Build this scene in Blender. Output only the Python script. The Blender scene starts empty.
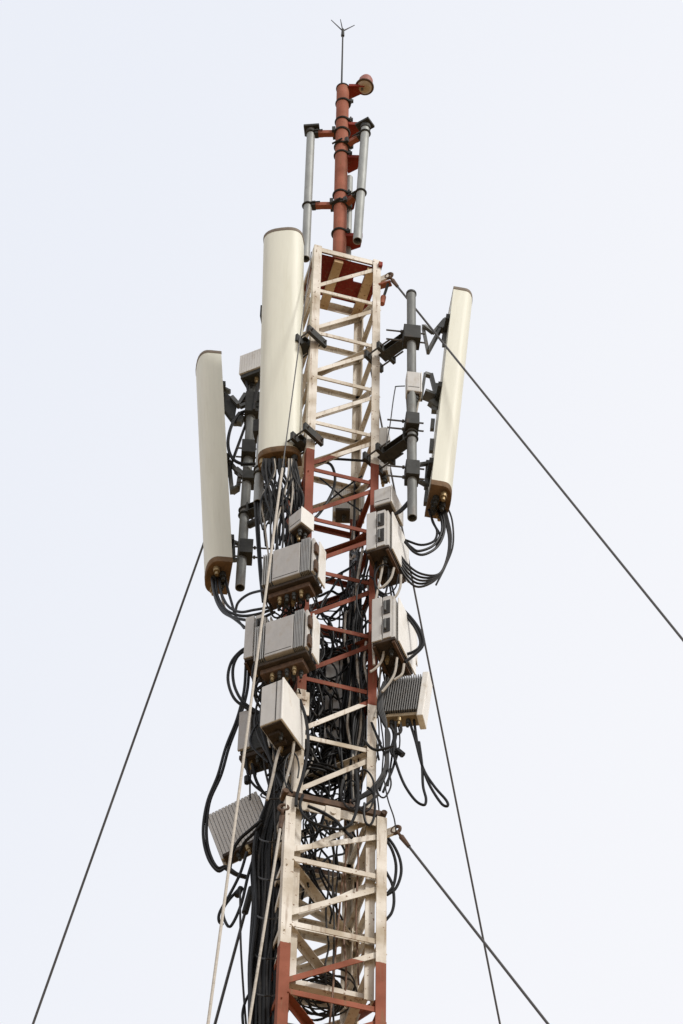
import bpy, bmesh, math, random
from mathutils import Vector as V, Matrix as M
from math import sin, cos, pi, radians as R, sqrt
rnd = random.Random(7)
S = bpy.context.scene
COL = S.collection

# ------------------------------------------------------------------ camera
TH, F, ROLL, CX, D, CZ = R(52.1233), 3215.34, R(1.376), 0.07115, 14.4261, 1.6
PHI = R(14.95)
r0, u0, FW = V((1,0,0)), V((0,-sin(TH),cos(TH))), V((0,cos(TH),sin(TH)))
CR = r0*cos(ROLL)+u0*sin(ROLL); CU = -r0*sin(ROLL)+u0*cos(ROLL)
CPOS = V((CX,-D,CZ))
def at(px, py, Y):
    """the point seen at that pixel, at distance Y behind (+) or before (-) the mast axis"""
    d = CR*((px-341.5)/F)+CU*((512-py)/F)+FW
    return CPOS+d*((Y+D)/d.y)
cam_d = bpy.data.cameras.new('camera'); cam = bpy.data.objects.new('camera', cam_d); COL.objects.link(cam)
mw = M.Identity(4)
for i,a in enumerate((CR,CU,-FW)):
    for j in range(3): mw[j][i] = a[j]
for j in range(3): mw[j][3] = CPOS[j]
cam.matrix_world = mw
cam_d.sensor_fit='VERTICAL'; cam_d.sensor_height=36; cam_d.lens=F*36/1024
cam_d.clip_end=20000; cam_d.clip_start=.1
S.camera = cam

# ------------------------------------------------------------------ materials
def mat(name, col, rough=.6, metal=0, var=.15, scale=6, dirt=None, dirt_amt=0., stretch=(1,1,1), bump=.0, dscale=3, spec=.4):
    m = bpy.data.materials.new(name); m.use_nodes=True
    nt=m.node_tree; N=nt.nodes; L=nt.links; b=N['Principled BSDF']
    b.inputs['Roughness'].default_value=rough; b.inputs['Metallic'].default_value=metal
    b.inputs['Specular IOR Level'].default_value=spec
    tc=N.new('ShaderNodeTexCoord'); mp=N.new('ShaderNodeMapping'); mp.inputs['Scale'].default_value=stretch
    L.new(tc.outputs['Object'],mp.inputs['Vector'])
    n=N.new('ShaderNodeTexNoise'); n.inputs['Scale'].default_value=scale; n.inputs['Detail'].default_value=5; n.inputs['Roughness'].default_value=.65
    L.new(mp.outputs[0],n.inputs['Vector'])
    cr=N.new('ShaderNodeValToRGB'); e=cr.color_ramp.elements
    e[0].position=.3; e[1].position=.72
    e[0].color=(*[c*(1-var) for c in col],1); e[1].color=(*[min(1,c*(1+var)) for c in col],1)
    L.new(n.outputs['Fac'],cr.inputs['Fac']); out=cr.outputs['Color']
    if dirt:
        n2=N.new('ShaderNodeTexNoise'); n2.inputs['Scale'].default_value=dscale; n2.inputs['Detail'].default_value=7; n2.inputs['Roughness'].default_value=.7
        L.new(mp.outputs[0],n2.inputs['Vector'])
        c2=N.new('ShaderNodeValToRGB'); e=c2.color_ramp.elements
        e[0].position=.66-.3*dirt_amt; e[1].position=.78-.12*dirt_amt
        e[0].color=(0,0,0,1); e[1].color=(1,1,1,1)
        L.new(n2.outputs['Fac'],c2.inputs['Fac'])
        mx=N.new('ShaderNodeMixRGB'); mx.inputs['Color2'].default_value=(*dirt,1)
        L.new(out,mx.inputs['Color1']); L.new(c2.outputs['Color'],mx.inputs['Fac']); out=mx.outputs['Color']
    L.new(out,b.inputs['Base Color'])
    if bump:
        bp=N.new('ShaderNodeBump'); bp.inputs['Strength'].default_value=bump; bp.inputs['Distance'].default_value=.01
        L.new(n.outputs['Fac'],bp.inputs['Height']); L.new(bp.outputs[0],b.inputs['Normal'])
    return m

WHITE=(.72,.68,.61); RED=(.30,.098,.058); RUST=(.16,.065,.025)
def paint(name, bands, red=RED, white=WHITE):
    """banded mast paint: bands = [(z_low,z_high)] painted red, the rest cream white; chips, grime and rust runs"""
    m=bpy.data.materials.new(name); m.use_nodes=True
    nt=m.node_tree; N=nt.nodes; L=nt.links; b=N['Principled BSDF']; b.inputs['Roughness'].default_value=.7
    b.inputs['Specular IOR Level'].default_value=.15
    tc=N.new('ShaderNodeTexCoord'); sp=N.new('ShaderNodeSeparateXYZ'); L.new(tc.outputs['Object'],sp.inputs[0])
    n=N.new('ShaderNodeTexNoise'); n.inputs['Scale'].default_value=25; n.inputs['Detail'].default_value=4
    L.new(tc.outputs['Object'],n.inputs['Vector'])
    zz=N.new('ShaderNodeMath'); zz.operation='MULTIPLY_ADD'; zz.inputs[1].default_value=.02
    L.new(n.outputs['Fac'],zz.inputs[0]); L.new(sp.outputs['Z'],zz.inputs[2])
    fac=None
    for lo,hi in bands:
        a=N.new('ShaderNodeMath'); a.operation='GREATER_THAN'; a.inputs[1].default_value=lo; L.new(zz.outputs[0],a.inputs[0])
        c=N.new('ShaderNodeMath'); c.operation='LESS_THAN'; c.inputs[1].default_value=hi; L.new(zz.outputs[0],c.inputs[0])
        d=N.new('ShaderNodeMath'); d.operation='MULTIPLY'; L.new(a.outputs[0],d.inputs[0]); L.new(c.outputs[0],d.inputs[1])
        if fac is None: fac=d
        else:
            e=N.new('ShaderNodeMath'); e.operation='MAXIMUM'; L.new(fac.outputs[0],e.inputs[0]); L.new(d.outputs[0],e.inputs[1]); fac=e
    mx=N.new('ShaderNodeMixRGB'); mx.inputs['Color1'].default_value=(*white,1); mx.inputs['Color2'].default_value=(*red,1)
    if fac: L.new(fac.outputs[0],mx.inputs['Fac'])
    else: mx.inputs['Fac'].default_value=0
    # weathering: broad tone, grime, chips, vertical rust runs
    n1=N.new('ShaderNodeTexNoise'); n1.inputs['Scale'].default_value=4; n1.inputs['Detail'].default_value=6; L.new(tc.outputs['Object'],n1.inputs['Vector'])
    c1=N.new('ShaderNodeValToRGB'); c1.color_ramp.elements[0].position=.32; c1.color_ramp.elements[0].color=(.62,.56,.47,1); c1.color_ramp.elements[1].position=.62; c1.color_ramp.elements[1].color=(1.06,1.06,1.06,1)
    L.new(n1.outputs['Fac'],c1.inputs['Fac'])
    mu=N.new('ShaderNodeMixRGB'); mu.blend_type='MULTIPLY'; mu.inputs['Fac'].default_value=1; L.new(mx.outputs[0],mu.inputs['Color1']); L.new(c1.outputs[0],mu.inputs['Color2'])
    mp=N.new('ShaderNodeMapping'); mp.inputs['Scale'].default_value=(38,38,3.2); L.new(tc.outputs['Object'],mp.inputs['Vector'])
    n2=N.new('ShaderNodeTexNoise'); n2.inputs['Scale'].default_value=1; n2.inputs['Detail'].default_value=4; L.new(mp.outputs[0],n2.inputs['Vector'])
    c2=N.new('ShaderNodeValToRGB'); c2.color_ramp.elements[0].position=.56; c2.color_ramp.elements[0].color=(0,0,0,1); c2.color_ramp.elements[1].position=.74; c2.color_ramp.elements[1].color=(.7,.7,.7,1)
    L.new(n2.outputs['Fac'],c2.inputs['Fac'])
    m2=N.new('ShaderNodeMixRGB'); m2.inputs['Color2'].default_value=(.22,.13,.07,1); L.new(mu.outputs[0],m2.inputs['Color1']); L.new(c2.outputs[0],m2.inputs['Fac'])
    n3=N.new('ShaderNodeTexNoise'); n3.inputs['Scale'].default_value=42; n3.inputs['Detail'].default_value=3; L.new(tc.outputs['Object'],n3.inputs['Vector'])
    c3=N.new('ShaderNodeValToRGB'); c3.color_ramp.elements[0].position=.665; c3.color_ramp.elements[0].color=(0,0,0,1); c3.color_ramp.elements[1].position=.70; c3.color_ramp.elements[1].color=(.85,.85,.85,1)
    L.new(n3.outputs['Fac'],c3.inputs['Fac'])
    m3=N.new('ShaderNodeMixRGB'); m3.inputs['Color2'].default_value=(*RUST,1); L.new(m2.outputs[0],m3.inputs['Color1']); L.new(c3.outputs[0],m3.inputs['Fac'])
    L.new(m3.outputs[0],b.inputs['Base Color'])
    bp=N.new('ShaderNodeBump'); bp.inputs['Strength'].default_value=.25; bp.inputs['Distance'].default_value=.006
    L.new(n3.outputs['Fac'],bp.inputs['Height']); L.new(bp.outputs[0],b.inputs['Normal'])
    return m

P_UP = paint('upper_mast_paint', [(17.80,20.48)], red=(.235,.070,.043))
P_LOW= paint('lower_mast_paint', [(12.6,15.385),(6.5,9.5),(0.2,3.4)])
P_RED= paint('red_pole_paint', [(-500,500)], red=(.34,.12,.075))
P_DRED=paint('dark_red_plate_paint', [(-500,500)], red=(.22,.03,.02))
P_WHITE=paint('cream_steel_paint', [])
P_TAN=paint('weathered_tan_bounce_paint',[],white=(.58,.43,.27))  # weathered coat, tanned to carry warm ground bounce on the bearers
GALV2= mat('shaded_mount_pipe',(.17,.175,.165),.6,.25,.3,14,dirt=(.10,.07,.05),dirt_amt=.4,stretch=(1,1,.3),dscale=9)  # darker copy of the galvanised pipe, shade on the mounts put into its colour
GALV = mat('galvanised_pipe',(.30,.31,.295),.55,.3,.25,14,dirt=(.16,.13,.10),dirt_amt=.25,stretch=(1,1,.25),dscale=9)
DKST = mat('dark_weathered_steel',(.036,.037,.034),.7,.15,.3,20,dirt=(.10,.055,.03),dirt_amt=.25,dscale=8)
MIDST= mat('dull_zinc_steel',(.12,.123,.117),.55,.3,.25,18,dirt=(.12,.08,.05),dirt_amt=.2,dscale=8)
BOLT = mat('bolt_steel',(.10,.095,.09),.5,.5,.3,40)
RUSTM= mat('rusty_steel',(.10,.058,.035),.8,.1,.45,22,dirt=(.05,.035,.025),dirt_amt=.4,dscale=12,bump=.3)
RADOME=mat('cream_radome',(.70,.70,.60),.5,0,.04,9,dirt=(.62,.61,.50),dirt_amt=.35,stretch=(4,4,.3),dscale=1.7,spec=.35)
RIM  = mat('grey_rim',(.17,.135,.10),.7,0,.2,20)
CAPB = mat('rusty_end_cap',(.155,.092,.043),.8,0,.4,14,dirt=(.05,.035,.02),dirt_amt=.45,dscale=7,bump=.2)
BOTM = mat('shaded_rusty_underside',(.045,.031,.021),.85,0,.5,16,dirt=(.02,.017,.015),dirt_amt=.6,dscale=9,bump=.3)  # rust brown darkened, so the shade under the units sits in the colour
GREYP= mat('grey_cabinet_paint',(.40,.39,.375),.55,0,.10,8,dirt=(.29,.255,.21),dirt_amt=.45,stretch=(2,2,1),dscale=4)
LGREY= mat('light_cabinet_paint',(.53,.52,.495),.5,0,.08,8,dirt=(.38,.34,.28),dirt_amt=.4,stretch=(2,2,1),dscale=4)
WHITP= mat('white_cover_paint',(.78,.77,.73),.4,0,.05,7,dirt=(.58,.52,.43),dirt_amt=.3,stretch=(2,2,.9),dscale=4)
FIN2 = mat('dark_heat_sink',(.27,.27,.265),.55,.25,.15,10,dirt=(.14,.10,.07),dirt_amt=.3,dscale=6)
FINM = mat('grey_heat_sink',(.33,.33,.32),.5,.25,.12,10,dirt=(.26,.20,.14),dirt_amt=.25,dscale=6)
BLACKM=mat('dark_recess',(.03,.028,.026),.7,0,.3,20)
CABLE= mat('black_cable_jacket',(.011,.011,.0115),.5,0,.25,12,spec=.22)
CABLE2=mat('weathered_cable_jacket',(.028,.027,.026),.55,0,.3,15,dirt=(.10,.08,.06),dirt_amt=.3,dscale=14,spec=.25)
CABLEW=mat('pale_cable_jacket',(.42,.39,.34),.6,0,.25,15,dirt=(.16,.11,.07),dirt_amt=.45,dscale=16)
CABLER=mat('rusty_wire',(.20,.12,.08),.7,0,.35,22)
ROPE = mat('cream_guy_sleeve',(.46,.42,.36),.7,0,.2,60,dirt=(.22,.18,.13),dirt_amt=.25,dscale=5)
WIRE = mat('steel_guy_strand',(.075,.07,.066),.5,.4,.25,90)
LAMPR= mat('faded_red_lamp_glass',(.27,.085,.055),.5,0,.15,12)
LAMPB= mat('cream_lamp_base',(.40,.32,.23),.6,0,.15,18)
BRASS= mat('brass_gland',(.30,.22,.11),.45,.5,.2,30)
GROUND=mat('dry_ground',(.30,.20,.10),.95,0,.2,.35,dirt=(.16,.15,.09),dirt_amt=.3,dscale=.08)

# ------------------------------------------------------------------ object helpers
MW = {}
def tag(o,label=None,cat=None,group=None,kind=None):
    if label: o['label']=label
    if cat: o['category']=cat
    if group: o['group']=group
    if kind: o['kind']=kind
    return o
def thing(name,label,cat,mw=None,group=None):
    o=bpy.data.objects.new(name,None); COL.objects.link(o); o.empty_display_size=.2
    mw=mw if mw is not None else M.Identity(4)
    o.matrix_world=mw; MW[o.name]=mw.copy()
    return tag(o,label,cat,group)
def link(name,bm,material,parent=None,local=False,smooth=False,origin=None):
    """one mesh object; its mesh is authored in world space, or in the parent's own space when local"""
    me=bpy.data.meshes.new(name); o=bpy.data.objects.new(name,me)
    bmesh.ops.recalc_face_normals(bm,faces=bm.faces)
    if parent is not None:
        pm=MW[parent.name]
        if not local: bm.transform(pm.inverted())
        MW_o=pm
    else:
        org=origin if origin is not None else V((0,0,0))
        MW_o=M.Translation(org); bm.transform(MW_o.inverted()); o.location=org
    if smooth:
        for f in bm.faces: f.smooth=True
    bm.to_mesh(me); bm.free(); me.materials.append(material)
    if smooth:
        try: me.set_sharp_from_angle(angle=R(42))
        except Exception: pass
    COL.objects.link(o)
    if parent is not None: o.parent=parent
    MW[o.name]=MW_o
    return o
def frame(loc,xa,ya,za):
    m=M.Identity(4)
    for i,a in enumerate((xa,ya,za)):
        for j in range(3): m[j][i]=a[j]
    for j in range(3): m[j][3]=loc[j]
    return m
def ortho(d, hint=V((0,0,1))):
    d=d.normalized()
    if abs(d.dot(hint))>.98: hint=V((1,0,0))
    x=hint.cross(d).normalized(); y=d.cross(x).normalized()
    return x,y
def box(bm,lo,hi,mx=None,bev=0):
    vs=[V((x,y,z)) for x in (lo[0],hi[0]) for y in (lo[1],hi[1]) for z in (lo[2],hi[2])]
    if mx is not None: vs=[mx@v for v in vs]
    b=[bm.verts.new(v) for v in vs]
    fs=[]
    for q in ((0,1,3,2),(4,6,7,5),(0,4,5,1),(2,3,7,6),(0,2,6,4),(1,5,7,3)): fs.append(bm.faces.new([b[i] for i in q]))
    if bev:
        es=list({e for f in fs for e in f.edges})
        bmesh.ops.bevel(bm,geom=es,offset=bev,segments=2,profile=.5,affect='EDGES')
def bar(bm,p,q,w,t,side=None,bev=0):
    """rectangular bar from p to q, w wide along side, t thick"""
    d=(q-p); l=d.length
    if side is None: x,y=ortho(d)
    else:
        dn=d.normalized(); x=(side-dn*side.dot(dn)).normalized(); y=dn.cross(x)
    box(bm,(-w/2,-t/2,0),(w/2,t/2,l),frame(p,x,y,d.normalized()),bev)
def ring_loft(bm,rings,cap=True):
    prev=None; first=None
    for r in rings:
        vs=[bm.verts.new(p) for p in r]
        if prev:
            n=len(vs)
            for i in range(n): bm.faces.new((prev[i],prev[(i+1)%n],vs[(i+1)%n],vs[i]))
        else: first=vs
        prev=vs
    if cap:
        bm.faces.new(first[::-1]); bm.faces.new(prev)
def cyl(bm,p,q,r,n=16,r2=None,cap=True):
    d=q-p; x,y=ortho(d); r2=r if r2 is None else r2
    ring_loft(bm,[[c+(x*cos(2*pi*i/n)+y*sin(2*pi*i/n))*rr for i in range(n)] for c,rr in ((p,r),(q,r2))],cap)
def pipe(bm,p,q,r,wall=.006,n=20):
    """open tube: hollow at both ends"""
    d=(q-p); x,y=ortho(d)
    def ring(c,rr): return [c+(x*cos(2*pi*i/n)+y*sin(2*pi*i/n))*rr for i in range(n)]
    ring_loft(bm,[ring(p+d*.12,r-wall),ring(p,r-wall),ring(p,r),ring(q,r),ring(q,r-wall),ring(q-d*.05,r-wall)],True)
def spline(P,seg=6):
    if len(P)==2: return list(P)
    out=[]; n=len(P)
    for i in range(n-1):
        a=P[i-1] if i else P[0]*2-P[1]; b=P[i]; c=P[i+1]; d=P[i+2] if i+2<n else P[-1]*2-P[-2]
        for k in range(seg):
            t=k/seg
            out.append(.5*((2*b)+(c-a)*t+(2*a-5*b+4*c-d)*t*t+(3*b-a-3*c+d)*t**3))
    out.append(P[-1]); return out
def tube(bm,P,r,n=7,r1=None):
    rings=[]; x=None; m=len(P)
    for i,p in enumerate(P):
        t=(P[min(i+1,m-1)]-P[max(i-1,0)])
        if t.length<1e-9: continue
        t.normalize()
        if x is None: x,_=ortho(t)
        x=(x-t*x.dot(t)); 
        if x.length<1e-6: x,_=ortho(t)
        x.normalize(); y=t.cross(x)
        rr=r if r1 is None else r+(r1-r)*i/(m-1)
        rings.append([p+(x*cos(2*pi*k/n)+y*sin(2*pi*k/n))*rr for k in range(n)])
    ring_loft(bm,rings)
def torus(bm,c,axis,R0,r,n=24,k=8,sx=1):
    x,y=ortho(axis); ax=axis.normalized(); rows=[]
    for i in range(n):
        a=2*pi*i/n; d=x*cos(a)+y*sin(a)
        rows.append([bm.verts.new(c+d*R0+(d*cos(2*pi*j/k)+ax*sx*sin(2*pi*j/k))*r) for j in range(k)])
    for i in range(n):
        for j in range(k): bm.faces.new((rows[i][j],rows[(i+1)%n][j],rows[(i+1)%n][(j+1)%k],rows[i][(j+1)%k]))
def band(bm,c,axis,R0,h,t,n=24):
    """flat clamp ring round a pipe"""
    x,y=ortho(axis); ax=axis.normalized()
    def ring(rr,z): return [bm.verts.new(c+(x*cos(2*pi*i/n)+y*sin(2*pi*i/n))*rr+ax*z) for i in range(n)]
    a,b,cc,d=ring(R0,-h/2),ring(R0+t,-h/2),ring(R0+t,h/2),ring(R0,h/2)
    for i in range(n):
        j=(i+1)%n
        for u,v in ((a,b),(b,cc),(cc,d),(d,a)): bm.faces.new((u[i],u[j],v[j],v[i]))
def prism(bm,pts,n,t):
    """flat plate through pts, t thick along n"""
    ring_loft(bm,[[p-n*(t/2) for p in pts],[p+n*(t/2) for p in pts]])
def angle(bm,p,q,n1,n2,w,t,w2=None):
    """steel angle: L section swept from p (outer corner) to q, flanges along n1 and n2"""
    w2=w2 or w
    L=[(0,0),(w,0),(w,t),(t,t),(t,w2),(0,w2)]
    ring_loft(bm,[[c+n1*a+n2*b for a,b in L] for c in (p,q)])
def nb(): return bmesh.new()

# ------------------------------------------------------------------ mast
MROT=M.Rotation(PHI,4,'Z')
mast=thing('lattice_mast','square lattice radio mast of riveted steel angles painted in cream and red bands','mast',MROT)
EX=(V((1,0,0)),V((0,1,0)))
def mcorner(ix,iy,W,z): return V((ix*W/2,iy*W/2,z))
def leg(ix,iy,W,z0,z1,w,t,m):
    b=nb(); angle(b,mcorner(ix,iy,W,z0),mcorner(ix,iy,W,z1),V((-ix,0,0)),V((0,-iy,0)),w,t)
    o=link('leg',b,m,mast,local=True); return o
FACES=[((-1,-1),(1,-1)),((1,-1),(1,1)),((1,1),(-1,1)),((-1,1),(-1,-1))]
def brace(name,f,W,za,zb,w,t,m,off,up=-1,ins=.012,inset_ends=(.0,.0)):
    (ax,ay),(bx,by)=FACES[f]
    a=mcorner(ax,ay,W,za); c=mcorner(bx,by,W,zb)
    hd=(mcorner(bx,by,W,0)-mcorner(ax,ay,W,0)).normalized()
    inn=V((-hd.y,hd.x,0))        # into the mast
    a=a+hd*ins+inn*off; c=c-hd*ins+inn*off
    d=(c-a).normalized(); n1=(V((0,0,up))-d*d.z*up).normalized()
    b=nb(); angle(b,a,c,n1,inn,w,t,w*.85); return link(name,b,m,mast,local=True)
W1,W2=.552,.67
for ix in (-1,1):
    for iy in (-1,1):
        leg(ix,iy,W1,15.10,23.188,.062,.008,P_UP)
        leg(ix,iy,W2,0,16.662,.066,.009,P_LOW)
SP=.581
zr=[22.588-SP*k for k in range(-1,13)]
for k,z in enumerate(zr):
    for f in range(4):
        if z<15.15: continue
        if k==0: brace('top_rail',f,W1,z+.01,z+.01,.055,.006,P_UP,.010,up=-1)
        else: brace('rung',f,W1,z,z,.038,.005,P_UP,.010)
        if k+1<len(zr) and zr[k+1]>15.1:
            brace('diagonal',f,W1,*((z-.05,zr[k+1]+.05) if f==2 else (zr[k+1]+.05,z-.05)),.036,.005,P_UP,.0165)
zl=[16.143-.567*k for k in range(0,8)]
for f in range(4):
    brace('top_rail',f,W2,16.655,16.655,.075,.007,P_LOW,.011)
    brace('diagonal',f,W2,zl[0]+.07,16.655-.12,.042,.006,P_LOW,.019)
for k,z in enumerate(zl):
    for f in range(4):
        brace('rung',f,W2,z,z,.042,.006,P_LOW,.011)
        if k+1<len(zl): brace('diagonal',f,W2,*((z-.07,zl[k+1]+.07) if f==2 else (zl[k+1]+.07,z-.07)),.042,.006,P_LOW,.019)
# the lattice below the picture, down to the ground, as one plain panel set
b=nb(); z=zl[-1]-.567
while z>.4:
    for f in range(4):
        (ax,ay),(bx,by)=FACES[f]
        hd=(mcorner(bx,by,W2,0)-mcorner(ax,ay,W2,0)).normalized(); inn=V((-hd.y,hd.x,0))
        for za,zb in ((z,z),(z+.05,z+.5)):
            a=mcorner(ax,ay,W2,za)+inn*.02+hd*.01; c=mcorner(bx,by,W2,zb)+inn*.02-hd*.01
            bar(b,a,c,.006,.042,side=inn)
    z-=.567
tag(link('lower_bracing',b,P_LOW,mast,local=True),kind='stuff')
# inner foot plates of the upper section, rusty pin bars carrying it, lugs on the rails
b=nb()
for s in (-1,1): box(b,(-W1/2+.02,s*.19-.03,15.16),(W1/2-.02,s*.19+.03,15.20)); 
box(b,(-.235,-.13,15.165),(-.175,.13,15.195)); box(b,(.175,-.13,15.165),(.235,.13,15.195))
link('foot_frame',b,P_WHITE,mast,local=True)
for s in (-1,1):
    b=nb(); y0=s*(W2/2-.03)-.022
    box(b,(-.36,y0,16.68),(.33,y0+.045,16.725)); 
    for x in (-.34,.315): cyl(b,V((x,y0-.02,16.70)),V((x,y0+.065,16.70)),.02,10)
    link('pin_bar',b,RUSTM,mast,local=True)
    b=nb(); box(b,(-.08,s*(W2/2+.012)-.012,16.52),(.02,s*(W2/2+.012)+.012,16.63),bev=.004)
    cyl(b,V((-.03,s*(W2/2+.0)-.035,16.575)),V((-.03,s*(W2/2)+.035,16.575)),.018,10)
    link('rail_lug',b,P_WHITE,mast,local=True)
b=nb(); box(b,(-.26,-.262,17.56),(-.185,-.2525,17.79),bev=.003); cyl(b,V((-.222,-.285,17.70)),V((-.222,-.25,17.70)),.02,10)
link('splice_plate',b,P_WHITE,mast,local=True)
# gussets where braces meet the legs
b=nb()
for k,z in enumerate(zr):
    if 1<k<12 and k%2==0:
        a,c=mcorner(-.9,.9,W1,z-.03),mcorner(.9,-.9,W1,z-.03); b2=nb(); angle(b2,a,c,V((0,0,-1)),(c-a).normalized().cross(V((0,0,1))),.04,.006); link('plan_brace',b2,P_UP,mast,local=True)
for k,z in enumerate(zl[:4]):
    a,c=mcorner(-.92,-.92,W2,z-.04),mcorner(.92,.92,W2,z-.04); b2=nb(); angle(b2,a,c,V((0,0,-1)),(c-a).normalized().cross(V((0,0,1))),.05,.006); link('plan_brace',b2,P_LOW,mast,local=True)
# top platform: bearers, warm bounce put in their tan, under a dark red plate with lightening holes
for x in (-.06,.215):
    b2=nb(); box(b2,(x-.036,-.235,23.075),(x+.036,.235,23.112)); link('bearer',b2,P_TAN,mast,local=True)
b.free()
b=nb()
zt0,zt1=23.116,23.135
for x0,x1,y0,y1 in ((-.23,.23,-.235,-.16),(-.23,.06,-.159,.02),(.06,.10,-.159,-.06),(.18,.23,-.159,.235),(.061,.179,-.059,.02),(-.23,.179,.021,.075)):
    box(b,(x0,y0,zt0),(x1,y1,zt1))
link('platform_plate',b,P_DRED,mast,local=True)
b=nb(); box(b,(-.2,-.18,23.14),(.26,-.13,23.20)); box(b,(-.24,.1,23.14),(.30,.15,23.20)); box(b,(.255,-.30,23.085),(.285,.16,23.138))
link('platform_channel',b,P_DRED,mast,local=True)

b=nb(); p=at(377,287,-.17); q=at(391,283,-.21); bar(b,p,q,.05,.02); link('red_arm',b,P_RED,mast)
b=nb(); cyl(b,at(388,284,-.21),at(383,299,-.16),.012,8); link('hook_rod',b,DKST,mast)
b=nb(); cyl(b,at(383.5,297,-.16),at(382,304,-.16),.022,10); link('hook_weight',b,P_RED,mast)
# ------------------------------------------------------------------ top pole and what it carries
pb=at(339.6,253,0); pole_r=.055
ptop=V((-.006,0,26.20)); pbot=V((.004,0,23.14))
pole=thing('top_pole','thick red pole standing on the head of the mast, ringed with dark clamps','pole',M.Translation(pbot))
b=nb(); cyl(b,pbot,ptop,pole_r,28); link('pole_shaft',b,P_RED,pole,smooth=True)
b=nb(); cyl(b,pbot,pbot+V((0,0,.02)),.12,28); 
for a in range(4):
    d=V((cos(a*pi/2+.6),sin(a*pi/2+.6),0)); prism(b,[pbot+d*.055+V((0,0,.02)),pbot+d*.115+V((0,0,.02)),pbot+d*.055+V((0,0,.14))],V((-d.y,d.x,0)),.008)
link('base_flange',b,P_DRED,pole)
def pz(py): return at(341,py,-.055).z
for py in (98.5,117,150.5,190,228.5):
    z=pz(py); b=nb(); c=V((0,0,z)); torus(b,c,V((0,0,1)),pole_r+.004,.011,28,6)
    e=V((cos(-.4),sin(-.4),0))*(pole_r+.02); box(b,(e.x-.02,e.y-.012,z-.012),(e.x+.02,e.y+.012,z+.016))
    cyl(b,V((e.x,e.y,z-.03)),V((e.x,e.y,z+.045)),.008,8)
    link('clamp_ring',b,DKST,pole,smooth=True)
b=nb(); cyl(b,ptop,ptop+V((0,0,.012)),pole_r+.006,28); link('pole_cap',b,DKST,pole,smooth=True)
# dark red plates standing out level from the clamp rings, and the rear pipe they hold
rear_xy=V((.07,.12,0))
for py,l in ((119,.17),(152,.155),(192,.13),(230,.19)):
    z=pz(py)-.01; b=nb()
    prism(b,[V((.045,-.02,z)),V((l,.0,z)),V((l-.015,.10,z)),V((.06,.15,z)),V((.03,.06,z))],V((0,0,1)),.01)
    box(b,(.05,-.028,z-.03),(l,-.018,z+.012))
    link('step_plate',b,P_DRED,pole)

rod=thing('lightning_rod','thin dark lightning rod with three spread prongs on the pole tip','lightning rod',M.Translation(ptop+V((-.01,0,.012))))
rb=ptop+V((-.012,0,.012)); rt=at(340,31,0); rt=V((rb.x-.003,0,rt.z))
b=nb(); cyl(b,rb,rt,.0085,8,.0065); link('rod_shaft',b,DKST,rod)
for px,py,Y in ((331.2,20,-.02),(354.5,25.2,.03),(340.4,19.5,0)):
    b=nb(); cyl(b,rt,at(px,py,Y),.0065,6,.0035); link('prong',b,DKST,rod)
b=nb(); cyl(b,rt+V((0,0,-.09)),rt+V((0,0,.03)),.016,8,.012); link('prong_socket',b,DKST,rod)

# warning lamp on its bracket
lc=at(364.5,87,-.02)
lamp=thing('warning_lamp','round obstruction lamp with faded red dome on a bracket beside the pole tip','lamp',M.Translation(lc))
ax=V((.10,.06,1)).normalized()
x,y=ortho(ax)
def lathe(bm,c,ax,prof,n=28):
    x,y=ortho(ax)
    ring_loft(bm,[[c+ax*h+(x*cos(2*pi*i/n)+y*sin(2*pi*i/n))*r for i in range(n)] for r,h in prof])
b=nb(); lathe(b,lc,ax,[(.02,-.035),(.045,-.03),(.062,-.012),(.070,.0)]); link('lamp_base',b,LAMPB,lamp,smooth=True)
b=nb(); torus(b,lc+ax*.004,ax,.073,.011,28,8); link('lamp_rim',b,RUSTM,lamp,smooth=True)
b=nb(); lathe(b,lc,ax,[(.066,.008),(.066,.07),(.062,.12),(.05,.155),(.025,.178),(.004,.182)]); link('lamp_dome',b,LAMPR,lamp,smooth=True)
b=nb(); z=pz(84); tip=lc+V((-.02,0,-.04))
prism(b,[V((.04,-.04,z)),V((tip.x+.02,tip.y-.03,z)),V((tip.x+.01,tip.y+.05,z)),V((.05,.10,z))],V((0,0,1)),.01)
box(b,(.045,-.05,z-.02),(tip.x+.02,-.04,z+.015))
cyl(b,V((lc.x,lc.y,z)),lc+V((0,0,-.03)),.018,10)
link('lamp_bracket',b,P_DRED,lamp)
b=nb(); cyl(b,V((tip.x,tip.y,z-.03)),V((tip.x,tip.y,z+.02)),.012,8); link('bolt',b,BOLT,lamp)

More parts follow.
